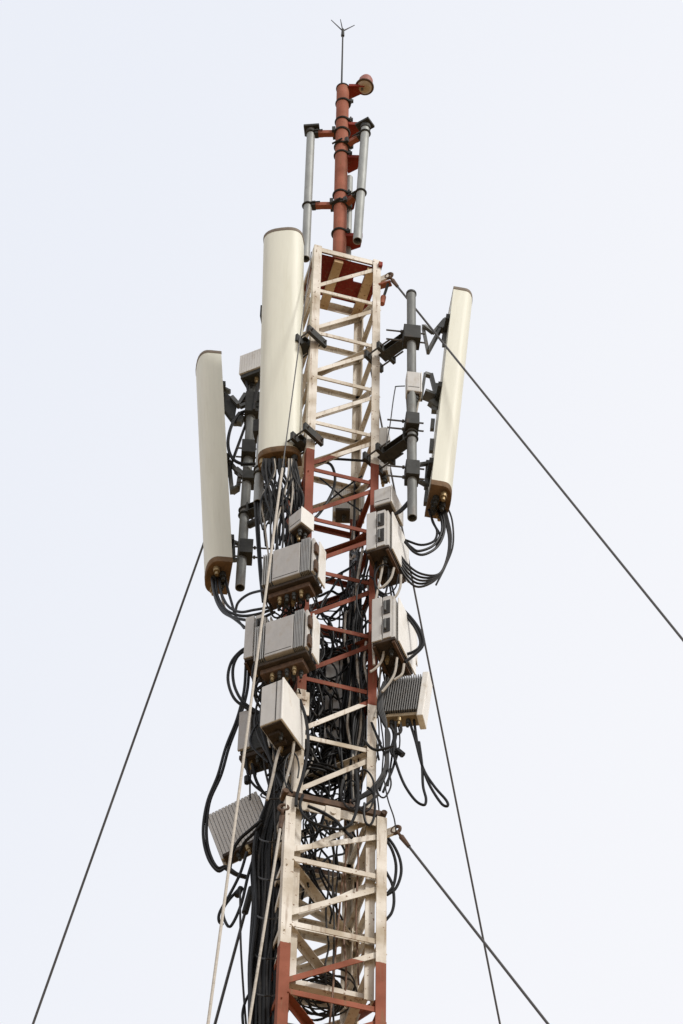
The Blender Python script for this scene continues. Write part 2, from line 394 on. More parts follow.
# grey mount pipes around the pole
def mount_pipe(name,label,top,botz,r,arms,cap=True,armcol=P_RED,sway=0):
    t=thing(name,label,'pipe',M.Translation(V((top.x,top.y,botz))),'grey pipes round the red top pole')
    b=nb(); pipe(b,V((top.x+sway,top.y,botz)),top,r,.006,20); link('pipe_shaft',b,GALV,t,smooth=True)
    d=V((-top.x,-top.y,0)); dist=d.length; d.normalize(); n=V((-d.y,d.x,0))
    if cap:
        b=nb(); box(b,(-.06,-.055,-.0),(.075,.055,.03),frame(top+V((0,0,.002)),d,n,V((0,0,1))),.004)
        cyl(b,top+V((0,0,-.05)),top+V((0,0,.0)),r+.008,20); link('pipe_cap',b,DKST,t)
    for z in arms:
        c=V((top.x+sway*(top.z-z)/(top.z-botz),top.y,z))
        b=nb(); bar(b,c+d*(r+.002),V((0,0,z-.02))-d*(pole_r+.012),.05,.045,side=V((0,0,1)),bev=.003); link('arm',b,armcol,t)
        b=nb(); torus(b,c,V((0,0,1)),r+.004,.010,22,6); box(b,(r,-.03,-.03),(r+.03,.03,.03),frame(c,d,n,V((0,0,1))))
        for s in (-1,1): cyl(b,c+d*(r-.05)+n*s*.035,c+d*(r+.07)+n*s*.035,.007,8)
        link('pipe_clamp',b,DKST,t)
        b=nb(); torus(b,V((0,0,z-.02)),V((0,0,1)),pole_r+.004,.012,26,6); box(b,(-.085,-.05,-.04),(-.057,.05,.02),frame(V((0,0,z)),d,n,V((0,0,1))))
        cyl(b,V((0,0,z-.02))+n*.075-d*.05,V((0,0,z-.02))+n*.075+d*.05,.009,8)
        link('pole_clamp',b,DKST,t)
    return t
tl=at(311.0,131,.03)
mount_pipe('mount_pipe','long grey pipe held left of the red pole, dropping behind the cream mast corner',tl,at(307,259,.03).z,.0355,(at(311,131,.03).z-.05,at(309,206,.03).z))
tr=at(365.5,126,-.13)
mount_pipe('mount_pipe','grey pipe held right of the red pole, its open lower end clear of the mast',tr,at(357,241,-.13).z,.037,(at(365,130,-.13).z-.06,at(361.5,193,-.13).z),sway=-.05)
tb=V((rear_xy.x,rear_xy.y,pz(160)))
t=thing('mount_pipe','thin pale pipe half hidden behind the red pole on dark red plates','pipe',M.Translation(V((tb.x,tb.y,23.15))),'grey pipes round the red top pole')
b=nb(); pipe(b,V((tb.x,tb.y,23.16)),V((tb.x,tb.y,tb.z)),.03); link('pipe_shaft',b,GALV,t,smooth=True)

# ------------------------------------------------------------------ antenna mounts: pipe + arms clamped on the mast
def mount(label,px0,py0,px1,py1,Y,r,arms,plates=()):
    p1=at(px0,py0,Y); p0=at(px1,py1,Y); cx=(p0.x+p1.x)/2
    top=V((cx,Y,p1.z)); bot=V((cx,Y,p0.z))
    t=thing('antenna_mount',label,'mount',M.Translation(bot),'steel mounts for the panel antennas')
    b=nb(); pipe(b,bot,top,r,.006,20); link('mount_shaft',b,GALV2,t,smooth=True)
    b=nb(); cyl(b,top+V((0,0,-.012)),top+V((0,0,.008)),r+.006,20); link('shaft_cap',b,DKST,t)
    for (lx,ly,ix,iy) in arms:
        c=M.Rotation(PHI,3,'Z')@V((ix*W1/2,iy*W1/2,0))
        leg_c=V((c.x,c.y,0)); z=at(lx,ly,c.y).z
        la=V((c.x,c.y,z)); pa=V((cx,Y,z)); d=(pa-la).normalized(); n=V((-d.y,d.x,0))
        b=nb()
        for s in (-1,1): bar(b,la+d*.02+V((0,0,s*.036)),pa-d*.0+V((0,0,s*.036)),.085,.008,side=n)
        bar(b,la+d*.02-n*.003,pa-n*.003,.008,.064,side=n)
        link('arm',b,DKST,t)
        b=nb()
        for s in (-.075,.05): box(b,(s,-.10,-.042),(s+.026,.10,.042),frame(la,d,n,V((0,0,1))))
        link('leg_clamp',b,DKST,t)
        for s in (-1,1):
            b=nb(); cyl(b,la-d*.095+n*s*.075,la+d*.17+n*s*.075,.0075,8); cyl(b,la+d*.07+n*s*.075,la+d*.085+n*s*.075,.015,6); cyl(b,la-d*.08+n*s*.075,la-d*.065+n*s*.075,.015,6)
            link('threaded_rod',b,BOLT,t)
        b=nb(); box(b,(-r-.012,-.05,-.055),(-r-.002,.05,.055),frame(pa,d,n,V((0,0,1)))); torus(b,pa+V((0,0,.03)),V((0,0,1)),r+.006,.008,20,6); torus(b,pa+V((0,0,-.03)),V((0,0,1)),r+.006,.008,20,6)
        link('shaft_clamp',b,DKST,t)
    return t
YL,YR,YC=.36,-.41,-.02
lmount=mount('grey pipe mount with two stub arms carrying the left panel antenna',251,362,243.5,588,YL,.036,((300,497,-1,1),(300,395,-1,1)))
mount('grey pipe mount with two dark arms reaching right from the mast to the right panel',411,294,412.5,518,YR,.035,((376,357,1,-1),(376,459,1,-1)))
GALV2=GALV
mount('pipe mount behind the broad middle panel, its dark arms gripping the left leg',266,300,262,503,YC,.035,((313,341,-1,-1),(309.5,439,-1,-1)))

# ------------------------------------------------------------------ panel antennas
def dprofile(w,d,flat,n=14,k=1.0):
    """D section: flat back at y=0, straight sides, curved front at y=-d"""
    pts=[(-w/2*k,0)]; pts.append((-w/2*k,-flat))
    for i in range(1,n):
        a=pi-pi*i/n
        pts.append((w/2*k*(abs(cos(a))**.75)*(1 if cos(a)>0 else -1),-flat-(d*k-flat)*sin(a)**.8))
    pts.append((w/2*k,-flat)); pts.append((w/2*k,0)); return pts
def panel(label,top,bot,az,w,d,flat,ports):
    za=(top-bot).normalized(); fr=V((cos(az),sin(az),0)); ya=-(fr-za*fr.dot(za)).normalized(); xa=ya.cross(za)
    Lh=(top-bot).length; bot=bot+ya*d*.5
    mx=frame(bot,xa,ya,za); t=thing('panel_antenna',label,'antenna',mx,'tall cream panel antennas')
    def sec(z,k): 
        return [V((x,y+(1-k)*-d/2,z)) for x,y in dprofile(w,d,flat,k=k)]
    b=nb(); ring_loft(b,[sec(.0,1.0),sec(Lh*.33,1),sec(Lh*.66,1),sec(Lh-.012,1),sec(Lh,.99)]); link('radome',b,RADOME,t,local=True,smooth=True)
    b=nb(); ring_loft(b,[sec(Lh-.03,1.025),sec(Lh+.002,1.025),sec(Lh+.012,.98)]); link('top_cap',b,RIM,t,local=True,smooth=True)
    b=nb(); ring_loft(b,[sec(-.045,.97),sec(-.04,1.015),sec(.015,1.02)]); bc=link('bottom_cap',b,CAPB,t,local=True,smooth=True)
    for i,(u,v) in enumerate(ports):
        b=nb(); p=V((u*w/2,-d/2+v*d/2,-.045)); cyl(b,p+V((0,0,-.05)),p,.024,12); cyl(b,p+V((0,0,-.085)),p+V((0,0,-.05)),.014,10); link('connector',b,DKST if i%4 else BRASS,bc,local=True,smooth=True)
    # spine rail and lugs on the back
    for f in (.12,.5,.86):
        b=nb(); box(b,(-w*.36,.001,Lh*f-.03),(w*.36,.03,Lh*f+.03)); link('back_lug',b,DKST,t,local=True)
    return t,mx,Lh
ports6=[(-.62,-.25),(-.3,.35),(0,-.3),(.3,.35),(.6,-.25),(-.05,.45)]
pl,ml,Ll=panel('cream panel antenna on the far left of the mast, leaning outward at the top',at(207.5,366,.47),at(217.5,574,.40),R(188),.30,.18,.085,ports6)
pm,mm,Lm=panel('broad cream panel antenna hung before the mast, largest of the panels',at(283,236.5,-.36),at(279,456,-.22),R(-99),.315,.165,.06,[(-.75,-.2),(-.5,.3),(-.25,-.2),(0,.3),(.25,-.2),(.5,.3),(.75,-.2)])
pr,mr,Lr=panel('cream panel antenna on the right of the mast under the steel guy',at(461,304,-.24),at(439.5,499,-.24),R(7),.30,.165,.085,ports6)
# tilt brackets
def bracket(t,pts_bars,clamps,col=MIDST,name='tilt_bracket'):
    for p,q,w,th in pts_bars:
        b=nb(); bar(b,p,q,w,th); link(name,b,col,t)
    for c,sx,sy,sz,d in clamps:
        n=V((-d.y,d.x,0)); b=nb(); box(b,(-sx/2,-sy/2,-sz/2),(sx/2,sy/2,sz/2),frame(c,d,n,V((0,0,1))),.004)
        link('bracket_clamp',b,DKST,t)
        for s in (-1,1):
            b=nb(); p=c+V((0,0,s*sz*.35)); cyl(b,p-d*(sx*.5+.13),p+d*(sx*.5+.04),.007,8); cyl(b,p-d*(sx*.5+.02),p-d*(sx*.5+.005),.015,6); link('clamp_bolt',b,BOLT,t)
dR=V((1,.1,0)).normalized()
def pxs(L,Y): return [at(a,c,Y) for a,c in L]
q=pxs(((423,327),(428,352),(440,330),(446,322)),-.22)
bracket(pr,[(q[0],q[1],.05,.02),(q[1],q[2],.05,.02),(q[2],q[3],.06,.05),(at(424,326,-.26),at(433,333,-.24),.03,.02),(at(433,333,-.24),at(444,320,-.22),.03,.02),(at(444,345,-.2),at(446,320,-.2),.05,.03)],[(at(411.5,337,YR),.13,.12,.17,dR)])
q=pxs(((426,374),(434,390),(441,408)),-.22)
bracket(pr,[(at(421,400,-.25),at(425,374,-.25),.03,.02),(at(425,374,-.25),at(431,376,-.23),.035,.03),(at(431,375,-.23),at(437,398,-.22),.04,.03),(at(424,394,-.23),at(434,398,-.21),.09,.03),(at(430,402,-.22),at(438,408,-.2),.05,.05),(at(437,385,-.2),at(434,412,-.2),.04,.04)],[(at(411.5,426,YR),.10,.16,.14,dR)])
bracket(pr,[(at(418,465,-.26),at(431,463,-.2),.035,.02),(at(419,481,-.26),at(428,486,-.2),.035,.02),(at(428,462,-.2),at(426,488,-.2),.04,.03),(at(432,440,-.19),at(431,452,-.19),.03,.03),(at(433,420,-.19),at(432,430,-.19),.03,.03),(at(427,492,-.18),at(425.5,504,-.18),.04,.03)],[(at(412,473,YR),.10,.12,.17,dR)])
dL=V((-1,-.05,0)).normalized()
b=nb(); prism(b,pxs(((224.5,393),(237,404),(233.5,424),(224,411)),.40),V((.3,-.95,0)).normalized(),.03); link('tilt_plate',b,DKST,pl)
bracket(pl,[(at(222,388,.42),at(230,392,.42),.04,.02),(at(232,398,.38),at(239,406,.37),.05,.03),(at(239,406,.37),at(246,395,.36),.05,.03),(at(240,407,.36),at(247,404,.36),.03,.03),(at(234,424,.40),at(241,414,.38),.05,.03),(at(242,418,.38),at(239,424,.38),.05,.04)],[(at(252,408,YL),.11,.14,.26,dL)])
bracket(pl,[(at(229,462,.42),at(232,492,.42),.05,.03),(at(232,492,.42),at(238,488,.4),.05,.03),(at(230,463,.40),at(236,470,.38),.04,.03),(at(236,470,.38),at(246,478,.37),.05,.04),(at(238,488,.4),at(240,474,.38),.05,.03)],[(at(248.5,453,YL),.11,.15,.16,dL),(at(248.5,480,YL),.09,.12,.10,dL)])
bracket(pl,[(at(231,541,.42),at(239,544,.40),.03,.02),(at(232,560,.42),at(240,560,.40),.03,.02),(at(233,543,.42),at(233.5,560,.42),.05,.03)],[(at(246,552,YL),.10,.13,.16,dL)])
dM=V((cos(R(-99)),sin(R(-99)),0))
for f in (.22,.78):
    c=mm@V((0,.03,Lm*f)); bracket(pm,[(c+V((-.05,0,0)),V((at(264.5,400,YC).x-.05,YC,c.z-.03)),.05,.02),(c+V((.05,0,0)),V((at(264.5,400,YC).x+.05,YC,c.z-.03)),.05,.02)],[(V((at(264.5,400,YC).x,YC,c.z-.03)),.12,.13,.15,dM)])

# ------------------------------------------------------------------ radio units and cabinets
def unit(name,label,cat,px,py,Y,w,d,h,az,style,lean=0,group='remote radio units on the mast',nconn=4,cover=None,pitch=0):
    c=at(px,py,Y)
    mx=M.Translation(c)@M.Rotation(R(az)+pi/2,4,'Z')@M.Rotation(R(pitch),4,'X')@M.Rotation(R(lean),4,'Y')
    t=thing(name,label,cat,mx,group)
    x0,x1,y0,y1,z0,z1=-w/2,w/2,-d/2,d/2,-h/2,h/2
    def B(nm,m,*boxes,bev=.004,**k):
        b=nb()
        for lo,hi in boxes: box(b,lo,hi,None,bev)
        return link(nm,b,m,t,local=True)
    def fins(xa,xb,ya,n,tk,za,zb,dep,nm='heat_sink',mm=None):
        b=nb()
        for i in range(n):
            x=xa+(xb-xa)*(i+.5)/n; box(b,(x-tk/2,ya-dep,za),(x+tk/2,ya,zb))
        return link(nm,b,mm or FINM,t,local=True)
    if style=='door':
        B('housing',FINM,((x0+.02,y0+.045,z0+.03),(x1-.03,y1-.02,z1-.02)))
        dx0,dx1=x0+.22*w,x0+.74*w
        B('door',GREYP,((dx0,y0-.004,z0+.05),(dx1,y0+.04,z1-.01)),bev=.006)
        dr_=None; B('door_seam',BLACKM,((dx0+.01,y0-.0055,z0+.075),(dx1-.01,y0-.0035,z0+.079)),bev=0)
        fins(x0+.01,dx0-.005,y0+.05,5,.007,z0+.05,z1-.02,.05)
        fins(dx1+.006,x1-.03,y0+.05,6,.007,z0+.05,z1+.01,.055)
        b=nb()
        for i in range(10): xx=dx0+(dx1-dx0)*(i+.5)/10; box(b,(xx-.004,y0+.02,z1-.012),(xx+.004,y0+.07,z1+.016))
        link('fin_tips',b,FINM,t,local=True)
        B('side_shield',WHITP,((x1+.004,y0+.06,z0+.02),(x1+.016,y0+.17,z1+.015)),bev=.003)
        hr=B('hinge_rail',LGREY,((x1-.022,y0+.005,z0+.04),(x1-.004,y0+.05,z1)),bev=.003)
        for s in (-.25,.22):
            b=nb(); box(b,(x1-.001,y0+.0,s*h-.05),(x1+.018,y0+.045,s*h+.05),None,.004); link('latch',b,RUSTM,hr,local=True)
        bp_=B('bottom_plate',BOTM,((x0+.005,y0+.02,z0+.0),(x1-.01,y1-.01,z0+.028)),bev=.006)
        B('gland_tray',RUSTM,((x0+.04,y0+.05,z0-.05),(x1-.05,y1-.04,z0-.002)),bev=.006)
        zc=z0-.05
    elif style=='slab':
        B('housing',LGREY,((x0,y0,z0),(x1,y1,z1)),bev=.006)
        B('lid',WHITP,((x1+.001,y0-.006,z0-.012),(x1+.014,y1+.006,z1+.008)),bev=.004)
        B('seam',BLACKM,((x1-.042,y0-.002,z0+.005),(x1-.036,y0+.002,z1-.005)),bev=0)
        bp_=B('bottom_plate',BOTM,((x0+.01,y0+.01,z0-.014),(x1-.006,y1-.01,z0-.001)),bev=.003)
        for s in (-.22,.05,.3):
            b=nb(); box(b,(-w*.3,s*d-.018,z0-.045),(w*.2,s*d+.018,z0-.0145),None,.004); link('bottom_bracket',b,BOTM,bp_,local=True)
        zc=z0-.014
    elif style=='ribbed':
        B('housing',FIN2 if cover=='right' else FINM,((x0,y0+.05,z0+.02),(x1-.015,y1,z1)))
        if cover=='shallow': fins(x0+.002,x1-.002,y0+.052,16,w/16*.8,z0+.002,z1-.001,.01,mm=LGREY)
        else: fins(x0+.004,x1-.02,y0+.052,int(w/.0175),.006,z0+.03,z1-.004,.05,mm=FIN2)
        if cover=='right': B('front_cover',WHITP,((x1-.0145,y0-.005,z0-.045),(x1+.03,y1+.03,z1+.012)),bev=.006)
        else: B('front_cover',LGREY,((x0-.004,y1+.001,z0-.008),(x1,y1+.03,z1+.008)),bev=.006)
        bp_=B('bottom_plate',BOTM if cover!='right' else mat_tan,((x0+.02,y0+.02,z0-.012),(x1-.018,y1+.02,z0+.018)),bev=.003); zc=z0-.012
    elif style=='handle':
        B('housing',LGREY,((x0,y0+.018,z0+.02),(x1-.012,y1,z1)),bev=.006)
        ep=B('end_panel',LGREY,((x0,y0,z0+.01),(x0+w*.42,y0+.017,z1+.005)),((x0+w*.46,y0+.004,z0+.02),(x1-.03,y0+.0175,z1)),bev=.004)
        for s in (-.18,.24):
            b=nb(); box(b,(x0+w*.5,y0-.001,s*h-.07),(x0+w*.78,y0+.006,s*h+.07)); hr=link('handle_recess',b,BLACKM,ep,local=True)
            b=nb(); box(b,(x0+w*.56,y0-.022,s*h-.05),(x0+w*.64,y0-.0015,s*h+.05),None,.005); link('handle',b,MIDST,ep,local=True)
        B('side_shield',WHITP,((x1+.001,y0+.05,z0+.01),(x1+.012,y1+.04,z1+.01)),bev=.003)
        fins(x0,x1,y1+.04,7,.007,z0+.03,z1,.038,'rear_heat_sink')
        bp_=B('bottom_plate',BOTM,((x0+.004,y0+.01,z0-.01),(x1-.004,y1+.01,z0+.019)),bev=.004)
        b=nb(); bar(b,V((x0+.01,y0+.02,z0-.02)),V((x0+.01,y1,z0-.02)),.02,.018); link('skid_rail',b,RUSTM,bp_,local=True); b=nb(); bar(b,V((x1-.02,y0+.02,z0-.02)),V((x1-.02,y1,z0-.02)),.02,.018)
        link('skid_rail',b,RUSTM,bp_,local=True); zc=z0-.01
    elif style=='small':
        B('housing',LGREY,((x0,y0,z0),(x1,y1,z1)),bev=.008)
        B('lid',WHITP,((x1+.001,y0-.003,z0-.004),(x1+.009,y1+.003,z1+.004)),bev=.003)
        B('seam',BLACKM,((x0+.01,y0-.0015,z0+.2*h),(x1-.01,y0+.001,z0+.2*h+.005)),bev=0)
        bp_=B('bottom_plate',BOTM,((x0+.008,y0+.008,z0-.02),(x1-.008,y1-.008,z0-.001)),bev=.003); zc=z0-.02
    elif style=='lined':
        B('housing',LGREY,((x0,y0+.004,z0),(x1,y1,z1)),bev=.006)
        b=nb()
        for i in range(9): xx=x0+w*(i+.5)/9; box(b,(xx-w*.052,y0-.002,z0+.002),(xx+w*.052,y0+.0035,z1-.002))
        link('ribs',b,WHITP,t,local=True)
        bp_=B('bottom_plate',DKST,((x0+.01,y0+.01,z0-.05),(x1-.01,y1-.01,z0-.001)),bev=.004); zc=z0-.05
    elif style=='dark':
        B('side_plate',GREYP,((x0,y0,z0+.02),(x0+w*.45,y0+.02,z1)),bev=.004)
        B('housing',DKST,((x0+.01,y0+.021,z0),(x1,y1,z1-.02)),bev=.006)
        b=nb()
        for i in range(7): yy=y0+.03+(d-.06)*i/6; box(b,(x1+.001,yy-.005,z0+.01),(x1+.035,yy+.005,z1-.03))
        link('heat_sink',b,DKST,t,local=True)
        bp_=B('bottom_plate',BOTM,((x0+.0,y0+.03,z0-.04),(x1,y1-.01,z0-.001)),bev=.005); zc=z0-.04
    for i in range(nconn):
        u=(i+.5)/nconn; p=V((x0+w*(.2+.6*(u if w>d else (.25 if i%2 else .75))), y0+d*(.2+.6*(u if d>=w else (.3 if i%2 else .7))), zc))
        b=nb(); cyl(b,p+V((0,0,-.035)),p+V((0,0,.004)),.016,10); cyl(b,p+V((0,0,-.065)),p+V((0,0,-.035)),.011,8)
        link('connector',b,BRASS if i%3==1 else DKST,bp_,local=True,smooth=True)
    return t
mat_tan=mat('tan_plate',(.27,.21,.13),.6,0,.2,20,dirt=(.12,.08,.04),dirt_amt=.3,dscale=14)
unit('radio_unit','grey finned radio unit with a flat door, upper of two hung before the left leg','radio unit',293,574,-.48,.40,.20,.40,-114,'door',nconn=9)
unit('radio_unit','grey finned radio unit with a flat door, lower of two hung before the left leg','radio unit',286,648,-.48,.40,.20,.42,-114,'door',nconn=9)
unit('radio_unit','narrow grey radio unit half hidden behind the lower finned unit on the left','radio unit',261,647,-.05,.16,.22,.44,-112,'handle',nconn=3)
unit('equipment_box','small white box wedged under the broad middle panel beside the red leg','equipment box',301,524,-.36,.12,.12,.17,-136,'small',nconn=3)
unit('equipment_box','plain white slab box with brown bottom fixed before the left leg','equipment box',282,718,-.44,.155,.30,.39,-119,'slab',nconn=2)
unit('radio_unit','dark dirty radio unit with one pale side plate behind the white slab box','radio unit',258,738,-.02,.20,.20,.40,-115,'dark',nconn=4)
unit('radio_unit','pale ribbed radio unit tipped askew on the far left beside the black cables','radio unit',239,825,.12,.385,.085,.48,-112,'ribbed',lean=-17,cover='shallow',nconn=3)
unit('radio_unit','grey ribbed radio unit with white cover jutting out at the right leg','radio unit',403,699,-.16,.28,.10,.38,-103,'ribbed',lean=6,cover='right',nconn=3)
unit('radio_unit','pale radio unit with white side shield, upper of the right leg pair','radio unit',386,547,-.30,.17,.34,.42,-112,'handle',nconn=4)
unit('radio_unit','pale radio unit with white side shield, lower of the right leg pair','radio unit',392,636,-.30,.17,.34,.46,-112,'handle',nconn=4)
unit('equipment_box','white box with brown underside above the upper unit on the right leg','equipment box',388,508,-.22,.13,.24,.19,-112,'small',nconn=2)
unit('radio_unit','small pale ribbed unit seen through the red lattice behind the mast','radio unit',349,500,.52,.24,.12,.34,-90,'ribbed',cover='shallow',nconn=2)
unit('equipment_box','pale lined box at the head of the left pipe, behind the middle panel','equipment box',255,368,.30,.20,.15,.25,-116,'lined',nconn=2)
unit('equipment_box','small white box strapped to the pipe by the right panel antenna','equipment box',413,386,-.40,.105,.09,.25,-84,'small',nconn=4)
unit('equipment_box','dark cabinet buried among cables inside the mast','equipment box',341,712,.08,.26,.22,.85,-80,'dark',nconn=4)
unit('equipment_box','pale narrow box behind the right red leg, under the right arm','equipment box',384,455,.12,.06,.12,.55,-100,'small',nconn=2)
unit('equipment_box','narrow pale box under the ribs on the right behind the lower unit','equipment box',411,648,-.02,.06,.10,.28,-100,'small',nconn=2)

# ------------------------------------------------------------------ guys
def guy(label,px,py,Y,qx,qy,azd,r,split=None,fit=True,turn=None):
    a=at(px,py,Y); h=V((cos(R(azd)),sin(R(azd)),0)); n=V((-h.y,h.x,0))
    d=CR*((qx-341.5)/F)+CU*((512-qy)/F)+FW
    t=(a-CPOS).dot(n)/d.dot(n); q=CPOS+d*t
    g=a+(q-a)*(a.z/(a.z-q.z)); d=(g-a).normalized()
    th=thing('guy_wire',label,'guy wire',M.Translation(a),'guys staying the mast')
    L=(g-a).length
    if split:
        s=(at(*split)-a).length
        b=nb(); cyl(b,a,a+d*s,r*.5,8); link('strand',b,WIRE,th,smooth=True)
        b=nb(); cyl(b,a+d*s,g,r,10); link('sleeve',b,ROPE,th,smooth=True)
    else:
        b=nb(); cyl(b,a+d*.02,g,r,8); link('strand',b,WIRE,th,smooth=True)
    if turn:
        s=(at(*turn)-a).length; b=nb(); cyl(b,a+d*(s-.12),a+d*(s+.10),.022,10); link('turnbuckle',b,DKST,th,smooth=True)
    if fit:
        b=nb(); x,y=ortho(d)
        torus(b,a+d*.0,x,.03,.012,14,6); torus(b,a+d*.065,y,.028,.010,14,6); cyl(b,a+d*.09,a+d*.22,r*2.1,8,r*1.5)
        link('shackle',b,RUSTM,th,smooth=True)
        b=nb(); box(b,(-.075,-.01,-.035),(.01,.01,.035),frame(a-h*.012,h,n,V((0,0,1))),.005); link('lug',b,P_WHITE,th)
    return th
guy('dark steel guy crossing before the right panel antenna from the mast head',389,276,-.22,683,640,-30,.0085)
guy('steel guy with rusty shackle running right from the head of the lower section',396,830,-.25,548,1024,-30,.0085)
guy('steel guy dropping far to the lower left from behind the left panel antenna',293,292,.18,33,1024,150,.0085,fit=False)
guy('thin steel guy slanting down past the right side cables from behind the mast',361,320,.33,500,1024,60,.008,fit=False)
guy('pale sleeved guy falling in front of the broad middle panel to the lower left',311.5,252,-.36,208,1024,-106,.009,split=(284.5,446,-1.0),fit=False)
guy('pale sleeved guy starting at the left head of the lower section',283.5,808,-.40,249,1024,-120,.009,split=(279,826,-.45))
guy('black guy with a turnbuckle coming out of the thick bundle below the tipped ribbed unit',264,842,.12,215,1024,170,.010,fit=False,turn=(247.5,902,.14))

# ------------------------------------------------------------------ cables
CG='cables slung around the mast'
def cable(P,r=.011,m=CABLE,label=None,group=CG,seg=6,n=7,name='cable'):
    pts=spline([p if isinstance(p,V) else at(*p) for p in P],seg)
    b=nb(); tube(b,pts,r,n); o=link(name,b,m,None,smooth=True,origin=pts[0].copy()); tag(o,label,'cable',group); return o
def C(px,Y,*a,**k):
    n=len(px)
    Ys=Y if isinstance(Y,(list,tuple)) else [Y]*n
    if len(Ys)!=n: Ys=[Ys[0]+(Ys[-1]-Ys[0])*i/(n-1) for i in range(n)]
    return cable([(p[0],p[1],y) for p,y in zip(px,Ys)],*a,**k)
# left panel jumpers
G1='jumper cables under the left panel'
L1='black jumper sweeping from the left panel bottom toward the lower finned unit'
C([(212,578),(214,592),(219,605),(229,615),(240,619),(256,620),(275,612)],(.38,-.2),.011,CABLE,L1,G1)
C([(216,578),(217,594),(224,608),(234,614),(246,616),(262,613),(280,606)],(.38,-.2),.011,CABLE,L1,G1)
C([(219,578),(221,592),(228,606),(240,612),(254,610),(272,607)],(.38,-.2),.010,CABLE,L1,G1)
C([(213,580),(215,597),(222,611),(233,618),(242,625),(250,632)],(.40,-.05),.010,CABLE,L1,G1)
C([(235,614),(238,603),(248,594.5),(262,590.5),(276,588)],(.3,-.3),.010,CABLE,'black cable arching up to the upper finned unit from the left panel jumpers',G1)
C([(225,577),(228,590),(232,604),(236,617),(244,628)],(.4,.1),.010,CABLE,'black jumper hanging steepest from the inner edge of the left panel',G1)
C([(220,580),(221,594),(225,609)],.4,.008,CABLEW,'short pale wire under the left panel antenna',G1)
C([(258,408),(246,411),(238,415),(231,427),(228,443),(231.5,457),(241,463.5),(257,464)],(.34,.3),.013,CABLE,'thick black loop bulging left of the left pipe beside the middle panel')
C([(249,414),(241,436),(233,458),(228,476)],.36,.007,CABLE,'thin black wire slanting behind the black loop at the left pipe')
C([(246,380),(249,396),(252,408)],.3,.011,CABLE2,'short dark lead under the pale lined box on the left pipe')
C([(258,380),(256,396),(254,410)],.28,.011,CABLE2,'dark lead nearest the middle panel under the pale lined box')
# right panel jumpers
G2='jumper cables under the right panel'
yR=(-.16,-.3)
L2='black jumper looping from the right panel bottom into the bunch above the upper right unit'
C([(434,505),(440,515),(442,530),(434,545),(419,551),(411,547),(405,541)],(-.16,-.28),.010,CABLE,L2,G2)
C([(437,505),(443,517),(444,532),(437,547),(424,554.5),(414,552),(405,542)],(-.16,-.28),.010,CABLE,L2,G2)
C([(430,505),(432,520),(437,531),(434,541),(421,545),(405,540)],(-.16,-.28),.009,CABLE,L2,G2)
L3='long dark jumper swinging from the right panel round to the foot of the right pipe'
for i in range(5):
    k=i*1.9; 
    C([(438+i*1.2,500),(444+i*.8,517),(449+i*.5,538),(447,558+k*.4),(439-k*.4,574+k*.7),(422-k*.5,574+k*1.7),(408-k*.3,565+k*1.6),(396-k*.2,548+k*.9),(390-i*.5,530),(393-i*.4,517),(402-i*.3,508+i),(410,499+i)],(-.16,-.36),.0085,CABLE if i%2 else CABLE2,L3,G2)
C([(428,508),(434,524),(440,536),(436,548)],-.17,.009,CABLE,'short black tail twisting under the right panel antenna',G2)
C([(445,502),(452,520),(453,545),(446,565),(436,585)],-.17,.007,CABLE2,'thin grey wire outermost of the loops under the right panel',G2)
# vertical bunch on the right pipe
for i in range(6):
    C([(407+i*2.4,398),(408+i*1.5,420),(408+i*1.3,450),(408+i*1.2,480),(409+i,500)],-.36,.0085,(CABLE2,CABLE,CABLEW)[i%3],'dark lead running down the right pipe from the small white box','leads on the right pipe')
C([(383,462),(398,455),(406,440),(411,415),(413,400)],(-.2,-.38),.011,CABLE,'black lead along the lower right arm to the small white box')
C([(405,386),(396,386.5),(395.3,388),(393,402),(390,425),(386,446)],-.39,.0045,CABLE2,'thin bent grey rod left of the small white box on the right pipe')
C([(378,462),(352,460),(330,459),(316,461)],(-.1,.1),.010,CABLE,'black cable stretched across the mast at the cream to red line')
C([(318,462),(330,464),(335,476),(333,490),(326,504),(318,515),(312,520)],(.05,-.1),.011,CABLE,'black hoop inside the mast below the cream to red line')
C([(320,478),(334,490),(348,502),(362,512)],.1,.007,CABLE,'thin wire sloping down right across the red lattice')
C([(316,512),(330,500),(345,488),(362,476)],.15,.007,CABLE,'thin wire sloping up right across the red lattice')
# loops right lower
L4='black cable bowing out right between the paired radio units'
C([(377,590),(386,596),(397,604),(412,619),(421,633),(423,645),(414,655),(405,662)],(-.3,-.3),.011,CABLE,L4)
C([(376,592),(386,599),(398,608),(412,623),(419,636),(420,646),(413,652),(404,655)],(-.3,-.3),.011,CABLE,L4)
for P,l in (([(384,560),(380,580),(374,610),(373,640),(374,665)],'pale lead dropping from the upper right unit beside the leg'),([(394,568),(391,578),(384,586),(377,589)],'short pale lead curling under the upper right unit'),
          ([(401,575),(400,588),(394,598),(384,600)],'pale lead at the outer corner under the upper right unit'),([(397,658),(395,672),(390,682),(382,692)],'pale lead curling under the lower right unit'),([(404,664),(402,674),(394,680)],'short pale lead at the outer corner of the lower right unit'),
          ([(384,650),(382,660),(376,668),(370,672)],'brown lead bent under the lower right unit')):
    C(P,-.36,.009,CABLEW,l,'pale leads under the right radio units')
for P,l in (([(284,727),(283,740),(277,757),(272,780),(267,800)],'pale lead dropping from the brown bottom of the white slab box'),([(294,741),(292,757),(286,780),(281,798)],'second pale lead from the white slab box, nearer the left leg')):
    C(P,(-.42,-.36),.010,CABLEW,l)
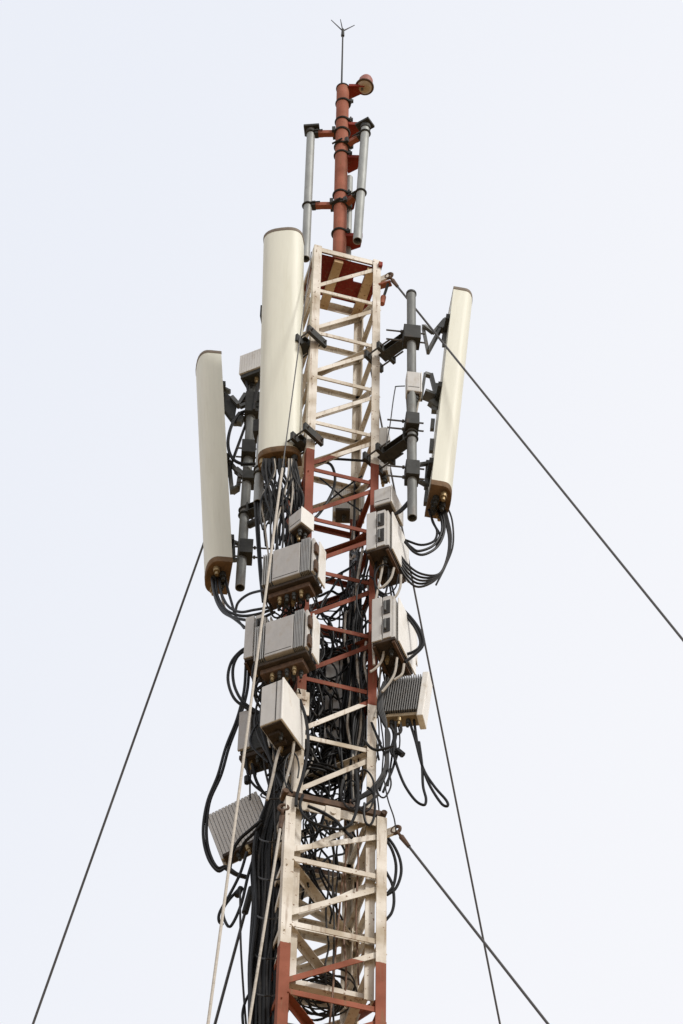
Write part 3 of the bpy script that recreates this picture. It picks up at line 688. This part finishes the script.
# left hand loops
L5='black cable ballooning left of the narrow grey unit'
C([(262,645),(252,646),(241,651),(231,663),(228,680),(234,698),(246,708),(256,713),(266,716)],(-.1,-.1),.011,CABLE,L5)
C([(260,650),(248,650),(238,656),(233,668),(234,684),(240,698),(248,706),(260,713)],(-.1,-.1),.011,CABLE,L5)
L6='long black cable sweeping far left round the tipped ribbed unit'
for i in range(2):
    k=i*3.2
    C([(246+k,664),(244+k,691),(237+k*.8,719),(226+k,747),(218+k,775),(208+k*.7,800),(203.5+k,824),(204+k,843),(209+k*.8,860-k*.5),(218,871-k),(226,868-k*.5),(236,873)],(-.02,.0),.0105,CABLE,L6)
C([(226,868),(236,874),(246,877)],.0,.016,CABLE,'thick black stub under the tipped ribbed unit')
C([(262,820),(250,830),(240,839),(233,851),(230,868)],(-.15,.0),.012,CABLE,'black cable laid over the face of the tipped ribbed unit')
C([(262,823),(253,834),(245,842),(240,852)],(-.15,.0),.011,CABLE,'shorter black cable over the corner of the tipped ribbed unit')
C([(247,852),(240,874),(229,896),(220,912),(219,921),(223,925)],(-.1,0),.010,CABLE,'black cable hooking at its end below the tipped ribbed unit')
C([(256,850),(248,876),(241,905),(231,926),(225,921),(223,910),(229,900),(238,890)],(-.1,0),.010,CABLE,'black cable drawn into a tear loop below the tipped ribbed unit')
C([(237,896),(241,888)],0,.020,CABLE,'fat black splice on the cables below the tipped ribbed unit')
C([(240,890),(241,950),(246,1024),(252,1080)],(-.1,-.15),.007,CABLE2,'thin grey wire hanging free left of the black bundle')
C([(258,985),(248,996),(243,1010),(243,1024),(246,1050)],-.15,.009,CABLE,'black cable bulging from the bundle at the foot of the picture')
C([(246,758),(248,775),(254,785),(264,793)],-.05,.009,CABLE,'black tail with a plug under the dark radio unit')
C([(247,777),(247,783)],-.05,.020,CABLE,'black plug dangling below the dark radio unit')
C([(252,764),(256,780),(263,792),(270,797)],-.05,.011,CABLE,'black cable from the dark radio unit into the bundle')
C([(251,770),(250,785),(250,800)],-.05,.006,CABLE2,'thin wire between the dark unit and the ribbed unit')
# right box loops
G3='cables of the jutting ribbed unit on the right'
C([(409,720),(415,739),(423,768),(434,786),(446,800),(447.5,806),(441,803),(429,784),(421,762),(417,742),(414,720)],-.16,.0095,CABLE,'black cable drooping in a long narrow loop at the far right',G3)
C([(419,742),(422,765),(423,786),(426,799),(424,805),(415,800),(404,784),(396,763),(393.5,750),(396,735),(395,722)],-.16,.0095,CABLE,'black cable sagging in a wide loop right of the cream leg',G3)
C([(396,722),(394,738),(391,752),(396,757)],-.16,.010,CABLE,'short black lead under the jutting ribbed unit',G3)
C([(397,750),(403,755)],-.16,.022,CABLE,'black plug hanging beside the cream right leg',G3)
C([(400,722),(401,731),(396,734),(391,727)],-.16,.010,CABLE2,'grey curl tight under the jutting ribbed unit',G3)
for i in range(4):
    C([(384+i*2,682),(380+i,694),(378+i*1.5,708),(383+i,722),(389-i,734),(388-i*.6,752),(387-i,770),(378-i*2,788),(360-i*3,799+i)],(-.3,-.25),.0095,CABLE if i<3 else CABLE2,'black cable crossing before the cream right leg below the jutting ribbed unit',G3)
C([(364,740),(370,747),(377,750),(387,748),(393,746)],-.3,.010,CABLE,'black cable dipping across the cream right leg')
C([(388,768),(391,785),(385,797),(379,795),(377,785),(384,775)],-.28,.006,CABLE2,'thin wire ring beside the foot of the cream upper leg')
C([(384,780),(388,800),(394,818),(396,832)],-.28,.005,CABLE2,'thin wire trailing to the shackle on the right')
for P,l in (([(385,834),(394,846),(400,860),(401,874),(396,888),(387,895)],'black cable bowing out right of the lower leg, widest one'),([(385,838),(392,850),(396,866),(394,884),(388,893)],'black cable bowing out right of the lower leg, inner one'),([(386,872),(392,884),(394,900),(392,912),(386,920)],'black cable bulging lowest right of the lower leg')):
    C(P,-.1,.010,CABLE,l)
# under the middle panel
G4='jumper cables under the broad middle panel'
for i in range(26):
    x=263+35*rnd.random(); x2=262+42*rnd.random(); yb=540+rnd.random()*22; mid=(x*.5+x2*.5)+rnd.uniform(-11,11)
    C([(x,459),(x+rnd.uniform(-1,1),474),(mid,500+rnd.uniform(-8,8)),(x2+rnd.uniform(-4,4),525),(x2,yb)],(-.34,rnd.uniform(-.38,-.1)),rnd.choice((.006,.007,.009)),rnd.choice((CABLE,CABLE,CABLE,CABLE2)) if i%9 else CABLEW,'jumper cable hanging from the bottom of the broad middle panel in the dense bunch',G4)
for i in range(8):
    x=286+12*rnd.random()
    C([(x,462),(x+4+3*rnd.random(),485),(x+5+4*rnd.random(),512),(x+2,540),(x-4,562)],(-.32,-.2),.009,CABLE,'jumper cable hanging from the bottom of the broad middle panel in the dense bunch',G4)
L7='black cable hanging behind the pale guy left of the finned units'
for i in range(2):
    C([(256+i*2,478),(255+i*2.4,500),(257+i*2,535),(260+i*1.5,575),(263+i*1.5,602)],(.0,-.1),.010,CABLE,L7,'cables between the left pipe and the finned units')
for i in range(8):
    x=258+rnd.random()*16; C([(x,470),(x+rnd.uniform(-6,6),490),(x+rnd.uniform(-8,8),505),(x+rnd.uniform(-4,8),520)],.0,.007,CABLE2,'thin wire tangled beside the left pipe below the middle panel','cables between the left pipe and the finned units')
b=nb(); tube(b,[at(249,525,.36),at(262,519,.27),at(285,508,.12)],.03,12); link('strut',b,DKST,lmount,smooth=True)
# left trunk of feeders
G5='feeder cables of the thick black bundle'
for i in range(48):
    u=rnd.random(); v=rnd.random(); x0=262+20*rnd.random(); xm=255+29*u; xe=250+26*u
    Y=-.28+.32*v
    C([(x0+4,650+rnd.random()*60),(x0+2,735+rnd.uniform(-10,10)),(272+12*u+rnd.uniform(-3,3),785),(xm+rnd.uniform(-3,3),850+rnd.uniform(-10,10)),(xm-1+rnd.uniform(-2.5,2.5),910),(xe+rnd.uniform(-2,2),965),(xe-1,1030),(xe-3,1120)],(-.1*v,Y),rnd.choice((.009,.011,.0135)),rnd.choice((CABLE,CABLE,CABLE,CABLE2)),'black feeder packed in the thick bundle running down beside the left leg',G5)
for py in (795,838,876,915,955,992):
    pts=[at(258+ (950-py)*.03+26*(.5+.5*cos(a))-2, py+4*sin(a), -.12-.2*sin(a)) for a in [2*pi*k/14 for k in range(15)]]
    b=nb(); tube(b,pts,.006,6); tag(link('cable_tie',b,CABLE2,None,smooth=True,origin=pts[0].copy()),'dark tie strapped round the thick black bundle beside the left leg','cable tie','ties on the black bundle')
# feeders and tangle inside the mast
RM=M.Rotation(PHI,3,'Z')
TB=nb(); TM=(CABLE,CABLE2,CABLEW)
def tangle(P,r,m,seg):
    n0=len(TB.faces); tube(TB,spline(P,seg),r,6); TB.faces.ensure_lookup_table()
    for f in TB.faces[n0:]: f.material_index=TM.index(m); f.smooth=True
def inside(a,c,z): 
    p=RM@V((a*.25,c*.25,0)); return V((p.x,p.y,z))
G6='cables tangled inside the mast'
zy=lambda py: at(340,py,0).z
for i in range(34):
    # vertical run inside the right leg
    a=.3+.6*rnd.random(); c=-.75+.9*rnd.random(); zt=zy(560+rnd.random()*90); zb=zy(760+rnd.random()*80)
    P=[]; n=7
    for k in range(n):
        z=zt+(zb-zt)*k/(n-1); P.append(inside(a+rnd.uniform(-.14,.14),c+rnd.uniform(-.14,.14),z))
    P=[inside(.93,.90,zt+1.3),inside(.92,.88+rnd.uniform(-.05,.05),zt+.8),inside(.8,.6+rnd.uniform(-.2,.2),zt+.32)]+P
    tangle(P,rnd.choice((.006,.008,.010)),rnd.choice((CABLE,CABLE,CABLE2,CABLE2)) if i%9 else CABLEW,5)
for i in range(44):
    a=rnd.uniform(-.85,.6); c=rnd.uniform(-.5,.9); zt=zy(575+rnd.random()*110); zb=zt-rnd.uniform(.9,2.2)
    P=[]; n=8
    for k in range(n):
        z=zt+(zb-zt)*k/(n-1); a=max(-.9,min(.9,a+rnd.uniform(-.4,.4))); c=max(-.8,min(.95,c+rnd.uniform(-.4,.4))); P.append(inside(a,c,z))
    tangle(P,rnd.choice((.0055,.007,.0095)),rnd.choice((CABLE,CABLE,CABLE2)),5)
for i in range(44):
    # crossing swags, left side to right side
    z0=zy(585+rnd.random()*200); z1=z0+rnd.uniform(-.5,.5); c0=rnd.uniform(-.7,.8); c1=rnd.uniform(-.7,.8); sg=rnd.uniform(.1,.45)
    P=[inside(-.98+1.96*u,c0+(c1-c0)*u+rnd.uniform(-.15,.15),z0+(z1-z0)*u-sg*4*u*(1-u)) for u in (0,.17,.34,.5,.67,.84,1)]
    tangle(P,rnd.choice((.0055,.007,.0095)),rnd.choice((CABLE,CABLE,CABLE2)),5)
for i in range(20):
    # coils
    z0=zy(640+rnd.random()*160); a=rnd.uniform(-.5,.4); c=rnd.uniform(-.3,.7); rr=rnd.uniform(.06,.14); tx,ty=rnd.uniform(-.5,.5),rnd.uniform(-.5,.5)
    P=[]
    for k in range(22):
        t=k*2*pi/9; o=inside(a,c,z0); P.append(o+V((cos(t)*rr,sin(t)*rr*.8,sin(t)*rr*tx+cos(t)*rr*ty-.004*k)))
    tangle(P,.009,CABLE,3)
# loose cables outside the legs
G7='loose cables outside the left leg'
for i in range(34):
    y0=655+rnd.random()*110; y1=y0+rnd.uniform(35,120); x0=rnd.uniform(262,304); x1=rnd.uniform(262,300); k=rnd.uniform(-16,16)
    C([(x0,y0),(x0+k*.7+rnd.uniform(-4,4),y0+(y1-y0)*.3),((x0+x1)/2+k+rnd.uniform(-5,5),y0+(y1-y0)*.6),(x1+rnd.uniform(-3,3),y1)],(rnd.uniform(-.36,.1),rnd.uniform(-.36,.0)),rnd.choice((.006,.008,.0095)),rnd.choice((CABLE,CABLE,CABLE,CABLE2)) if i%8 else CABLEW,'loose cable straggling among the boxes outside the left leg',G7)
G8='loose cables outside the right leg'
for i in range(26):
    y0=560+rnd.random()*180; y1=y0+rnd.uniform(40,130); x0=rnd.uniform(360,392); x1=rnd.uniform(366,390); k=rnd.uniform(-9,14)
    C([(x0,y0),(x0+k*.7,y0+(y1-y0)*.3),((x0+x1)/2+k,y0+(y1-y0)*.6),(x1,y1)],(rnd.uniform(-.24,.0),rnd.uniform(-.24,-.1)),rnd.choice((.005,.007,.009)),rnd.choice((CABLE,CABLE,CABLE2)) if i%6 else CABLEW,'loose cable hanging by the right leg among the radio units',G8)
G9='jumpers under the finned units'
for i in range(22):
    up=i%2; y0=(593,668)[up]; x0=rnd.uniform(266,308) if not up else rnd.uniform(262,296)
    C([(x0,y0+rnd.uniform(-8,4)),(x0+rnd.uniform(-3,3),y0+14),(x0+rnd.uniform(-14,16),y0+26),(x0+rnd.uniform(-14,22),y0+rnd.uniform(24,50))],(-.46,rnd.uniform(-.3,-.05)),rnd.choice((.006,.008)),rnd.choice((CABLE,CABLE,CABLE2)),'short black jumper hanging under the finned units before the left leg',G9)
G10='stray loops round the middle of the mast'
for i in range(16):
    cx,cy=rnd.choice(((285,600),(270,675),(300,760),(378,585),(380,740),(268,520),(292,530),(360,810)))
    cx+=rnd.uniform(-10,10); cy+=rnd.uniform(-18,18); a0=rnd.uniform(0,6.28); w_,h_=rnd.uniform(7,15),rnd.uniform(14,30); Y0=rnd.uniform(-.42,-.2)
    C([(cx+w_*cos(a0+k*.75)*(1-.06*k),cy+h_*sin(a0+k*.75)*(1-.05*k)) for k in range(8)],(Y0,Y0+rnd.uniform(-.1,.25)),rnd.choice((.0055,.007,.0085)),rnd.choice((CABLE,CABLE,CABLE2)),'stray black cable curled in a loop at the middle of the mast',G10)
# lower section: few thin wires, coil of cable on the foot frame
for i,(px,py0,py1) in enumerate(((333,820,1030),(338,812,930),(327,870,985),(357,790,985),(352,800,1030),(345,812,1000))):
    P=[(px+rnd.uniform(-2,2)-(i==4)*4*k,py0+(py1-py0)*k/6,-.2+rnd.uniform(-.05,.05)) for k in range(7)]
    cable(P,.0065,CABLER if i>2 else CABLE2,'thin wire dangling inside the lower section of the mast','wires inside the lower section',5)
for i in range(9):
    a=rnd.uniform(-.8,.2); z0=zy(815+rnd.random()*25); rr=rnd.uniform(.06,.13)
    P=[inside(a+rnd.uniform(-.05,.05),-.4+.2*rnd.random(),z0)]
    for k in range(1,7): P.append(inside(a+.4*sin(k*1.3+i),-.4+.3*cos(k+i),z0-.13*k))
    cable(P,.0075,CABLE,'black wire drooping in bends behind the head rail of the lower section','wires behind the lower head rail',5)
for i in range(16):
    z0=15.26+rnd.random()*.22; rr=rnd.uniform(.09,.17); cx,cy=rnd.uniform(-.1,.35),rnd.uniform(-.1,.4); tx,ty=rnd.uniform(-.25,.25),rnd.uniform(-.25,.25)
    P=[]
    for k in range(16):
        t=k*2*pi/8; o=inside(cx,cy,z0); P.append(o+V((cos(t)*rr,sin(t)*rr,sin(t)*rr*tx+cos(t)*rr*ty)))
    tangle(P,.006,CABLE2,3)
for i in range(12):
    z0=14.55+rnd.random()*.3
    P=[inside(-1+2*u,rnd.uniform(-.5,.8),z0-.25*u*(1-u)*4*rnd.random()) for u in (0,.2,.4,.6,.8,1)]
    cable(P,.011,CABLE,'black cable heaped across the red foot of the lattice','cables low in the red lattice',4)
me=bpy.data.meshes.new('cable_tangle'); TB.to_mesh(me); TB.free()
for m_ in TM: me.materials.append(m_)
o=bpy.data.objects.new('cable_tangle',me); COL.objects.link(o); tag(o,'dense black tangle of cables and coils filling the inside of the mast','cable tangle',None,'stuff')
C([(303,795),(300,806),(306,818),(322,826),(340,829),(352,822),(358,800),(356,770)],-.4,.010,CABLE,'black cable swagged in front of the lower head rail')
C([(308,806),(322,812),(335,820),(342,828),(352,838)],-.38,.011,CABLE,'black cable lying along the lower head rail')
C([(300,700),(306,720),(308,745),(303,775),(297,795),(296,806)],-.42,.011,CABLE,'black cable running down before the white left leg above the joint')
C([(343,780),(341,795),(346,806),(356,810),(366,805),(378,795)],-.3,.009,CABLE2,'grey cable curling at the right end of the lower head rail')

# ------------------------------------------------------------------ ground
b=nb(); bmesh.ops.create_grid(b,x_segments=24,y_segments=24,size=4000)
o=link('ground',b,GROUND); tag(o,kind='structure'); o['label']='dry bare ground under the mast'

# ------------------------------------------------------------------ daylight
SUN_AZ,SUN_EL=R(-47),R(40)
sd=V((cos(SUN_AZ)*cos(SUN_EL),sin(SUN_AZ)*cos(SUN_EL),sin(SUN_EL)))
sl=bpy.data.lights.new('sun','SUN'); sl.energy=2.3; sl.angle=R(10); sl.color=(1,.975,.935)
so=bpy.data.objects.new('sun',sl); COL.objects.link(so); so.rotation_euler=sd.to_track_quat('Z','Y').to_euler()
w=bpy.data.worlds.new('World'); S.world=w; w.use_nodes=True
nt=w.node_tree; bg=nt.nodes['Background']
sky=nt.nodes.new('ShaderNodeTexSky'); sky.sky_type='NISHITA'; sky.sun_disc=False
sky.sun_elevation=SUN_EL; sky.sun_rotation=math.atan2(sd.x,sd.y); sky.air_density=1; sky.dust_density=6; sky.ozone_density=1
NN=nt.nodes.new; LK=nt.links.new
tc=NN('ShaderNodeTexCoord'); dp=NN('ShaderNodeVectorMath'); dp.operation='DOT_PRODUCT'
hz=V((.92,.25,-.30)).normalized(); dp.inputs[1].default_value=hz; LK(tc.outputs['Generated'],dp.inputs[0])
no=NN('ShaderNodeTexNoise'); no.inputs['Scale'].default_value=6; no.inputs['Detail'].default_value=3; LK(tc.outputs['Generated'],no.inputs['Vector'])
ma=NN('ShaderNodeMath'); ma.operation='MULTIPLY_ADD'; ma.inputs[1].default_value=.05; LK(no.outputs['Fac'],ma.inputs[0]); LK(dp.outputs['Value'],ma.inputs[2])
mr=NN('ShaderNodeMapRange'); mr.interpolation_type='SMOOTHSTEP'; mr.inputs['From Min'].default_value=-.22; mr.inputs['From Max'].default_value=.12; LK(ma.outputs[0],mr.inputs['Value'])
hc=NN('ShaderNodeMixRGB'); hc.inputs['Color1'].default_value=(9.35,9.65,10.4,1); hc.inputs['Color2'].default_value=(10.35,10.4,10.75,1); LK(mr.outputs[0],hc.inputs['Fac'])
mx=NN('ShaderNodeMixRGB'); mx.inputs['Fac'].default_value=.88; LK(hc.outputs[0],mx.inputs['Color2'])
LK(sky.outputs[0],mx.inputs['Color1']); LK(mx.outputs[0],bg.inputs['Color']); bg.inputs['Strength'].default_value=.1
vs=S.view_settings; S.display_settings.display_device='sRGB'
vs.view_transform='Standard'; vs.look='None'; vs.exposure=0; vs.gamma=1; vs.use_curve_mapping=False
S.render.engine='CYCLES'; S.cycles.max_bounces=6
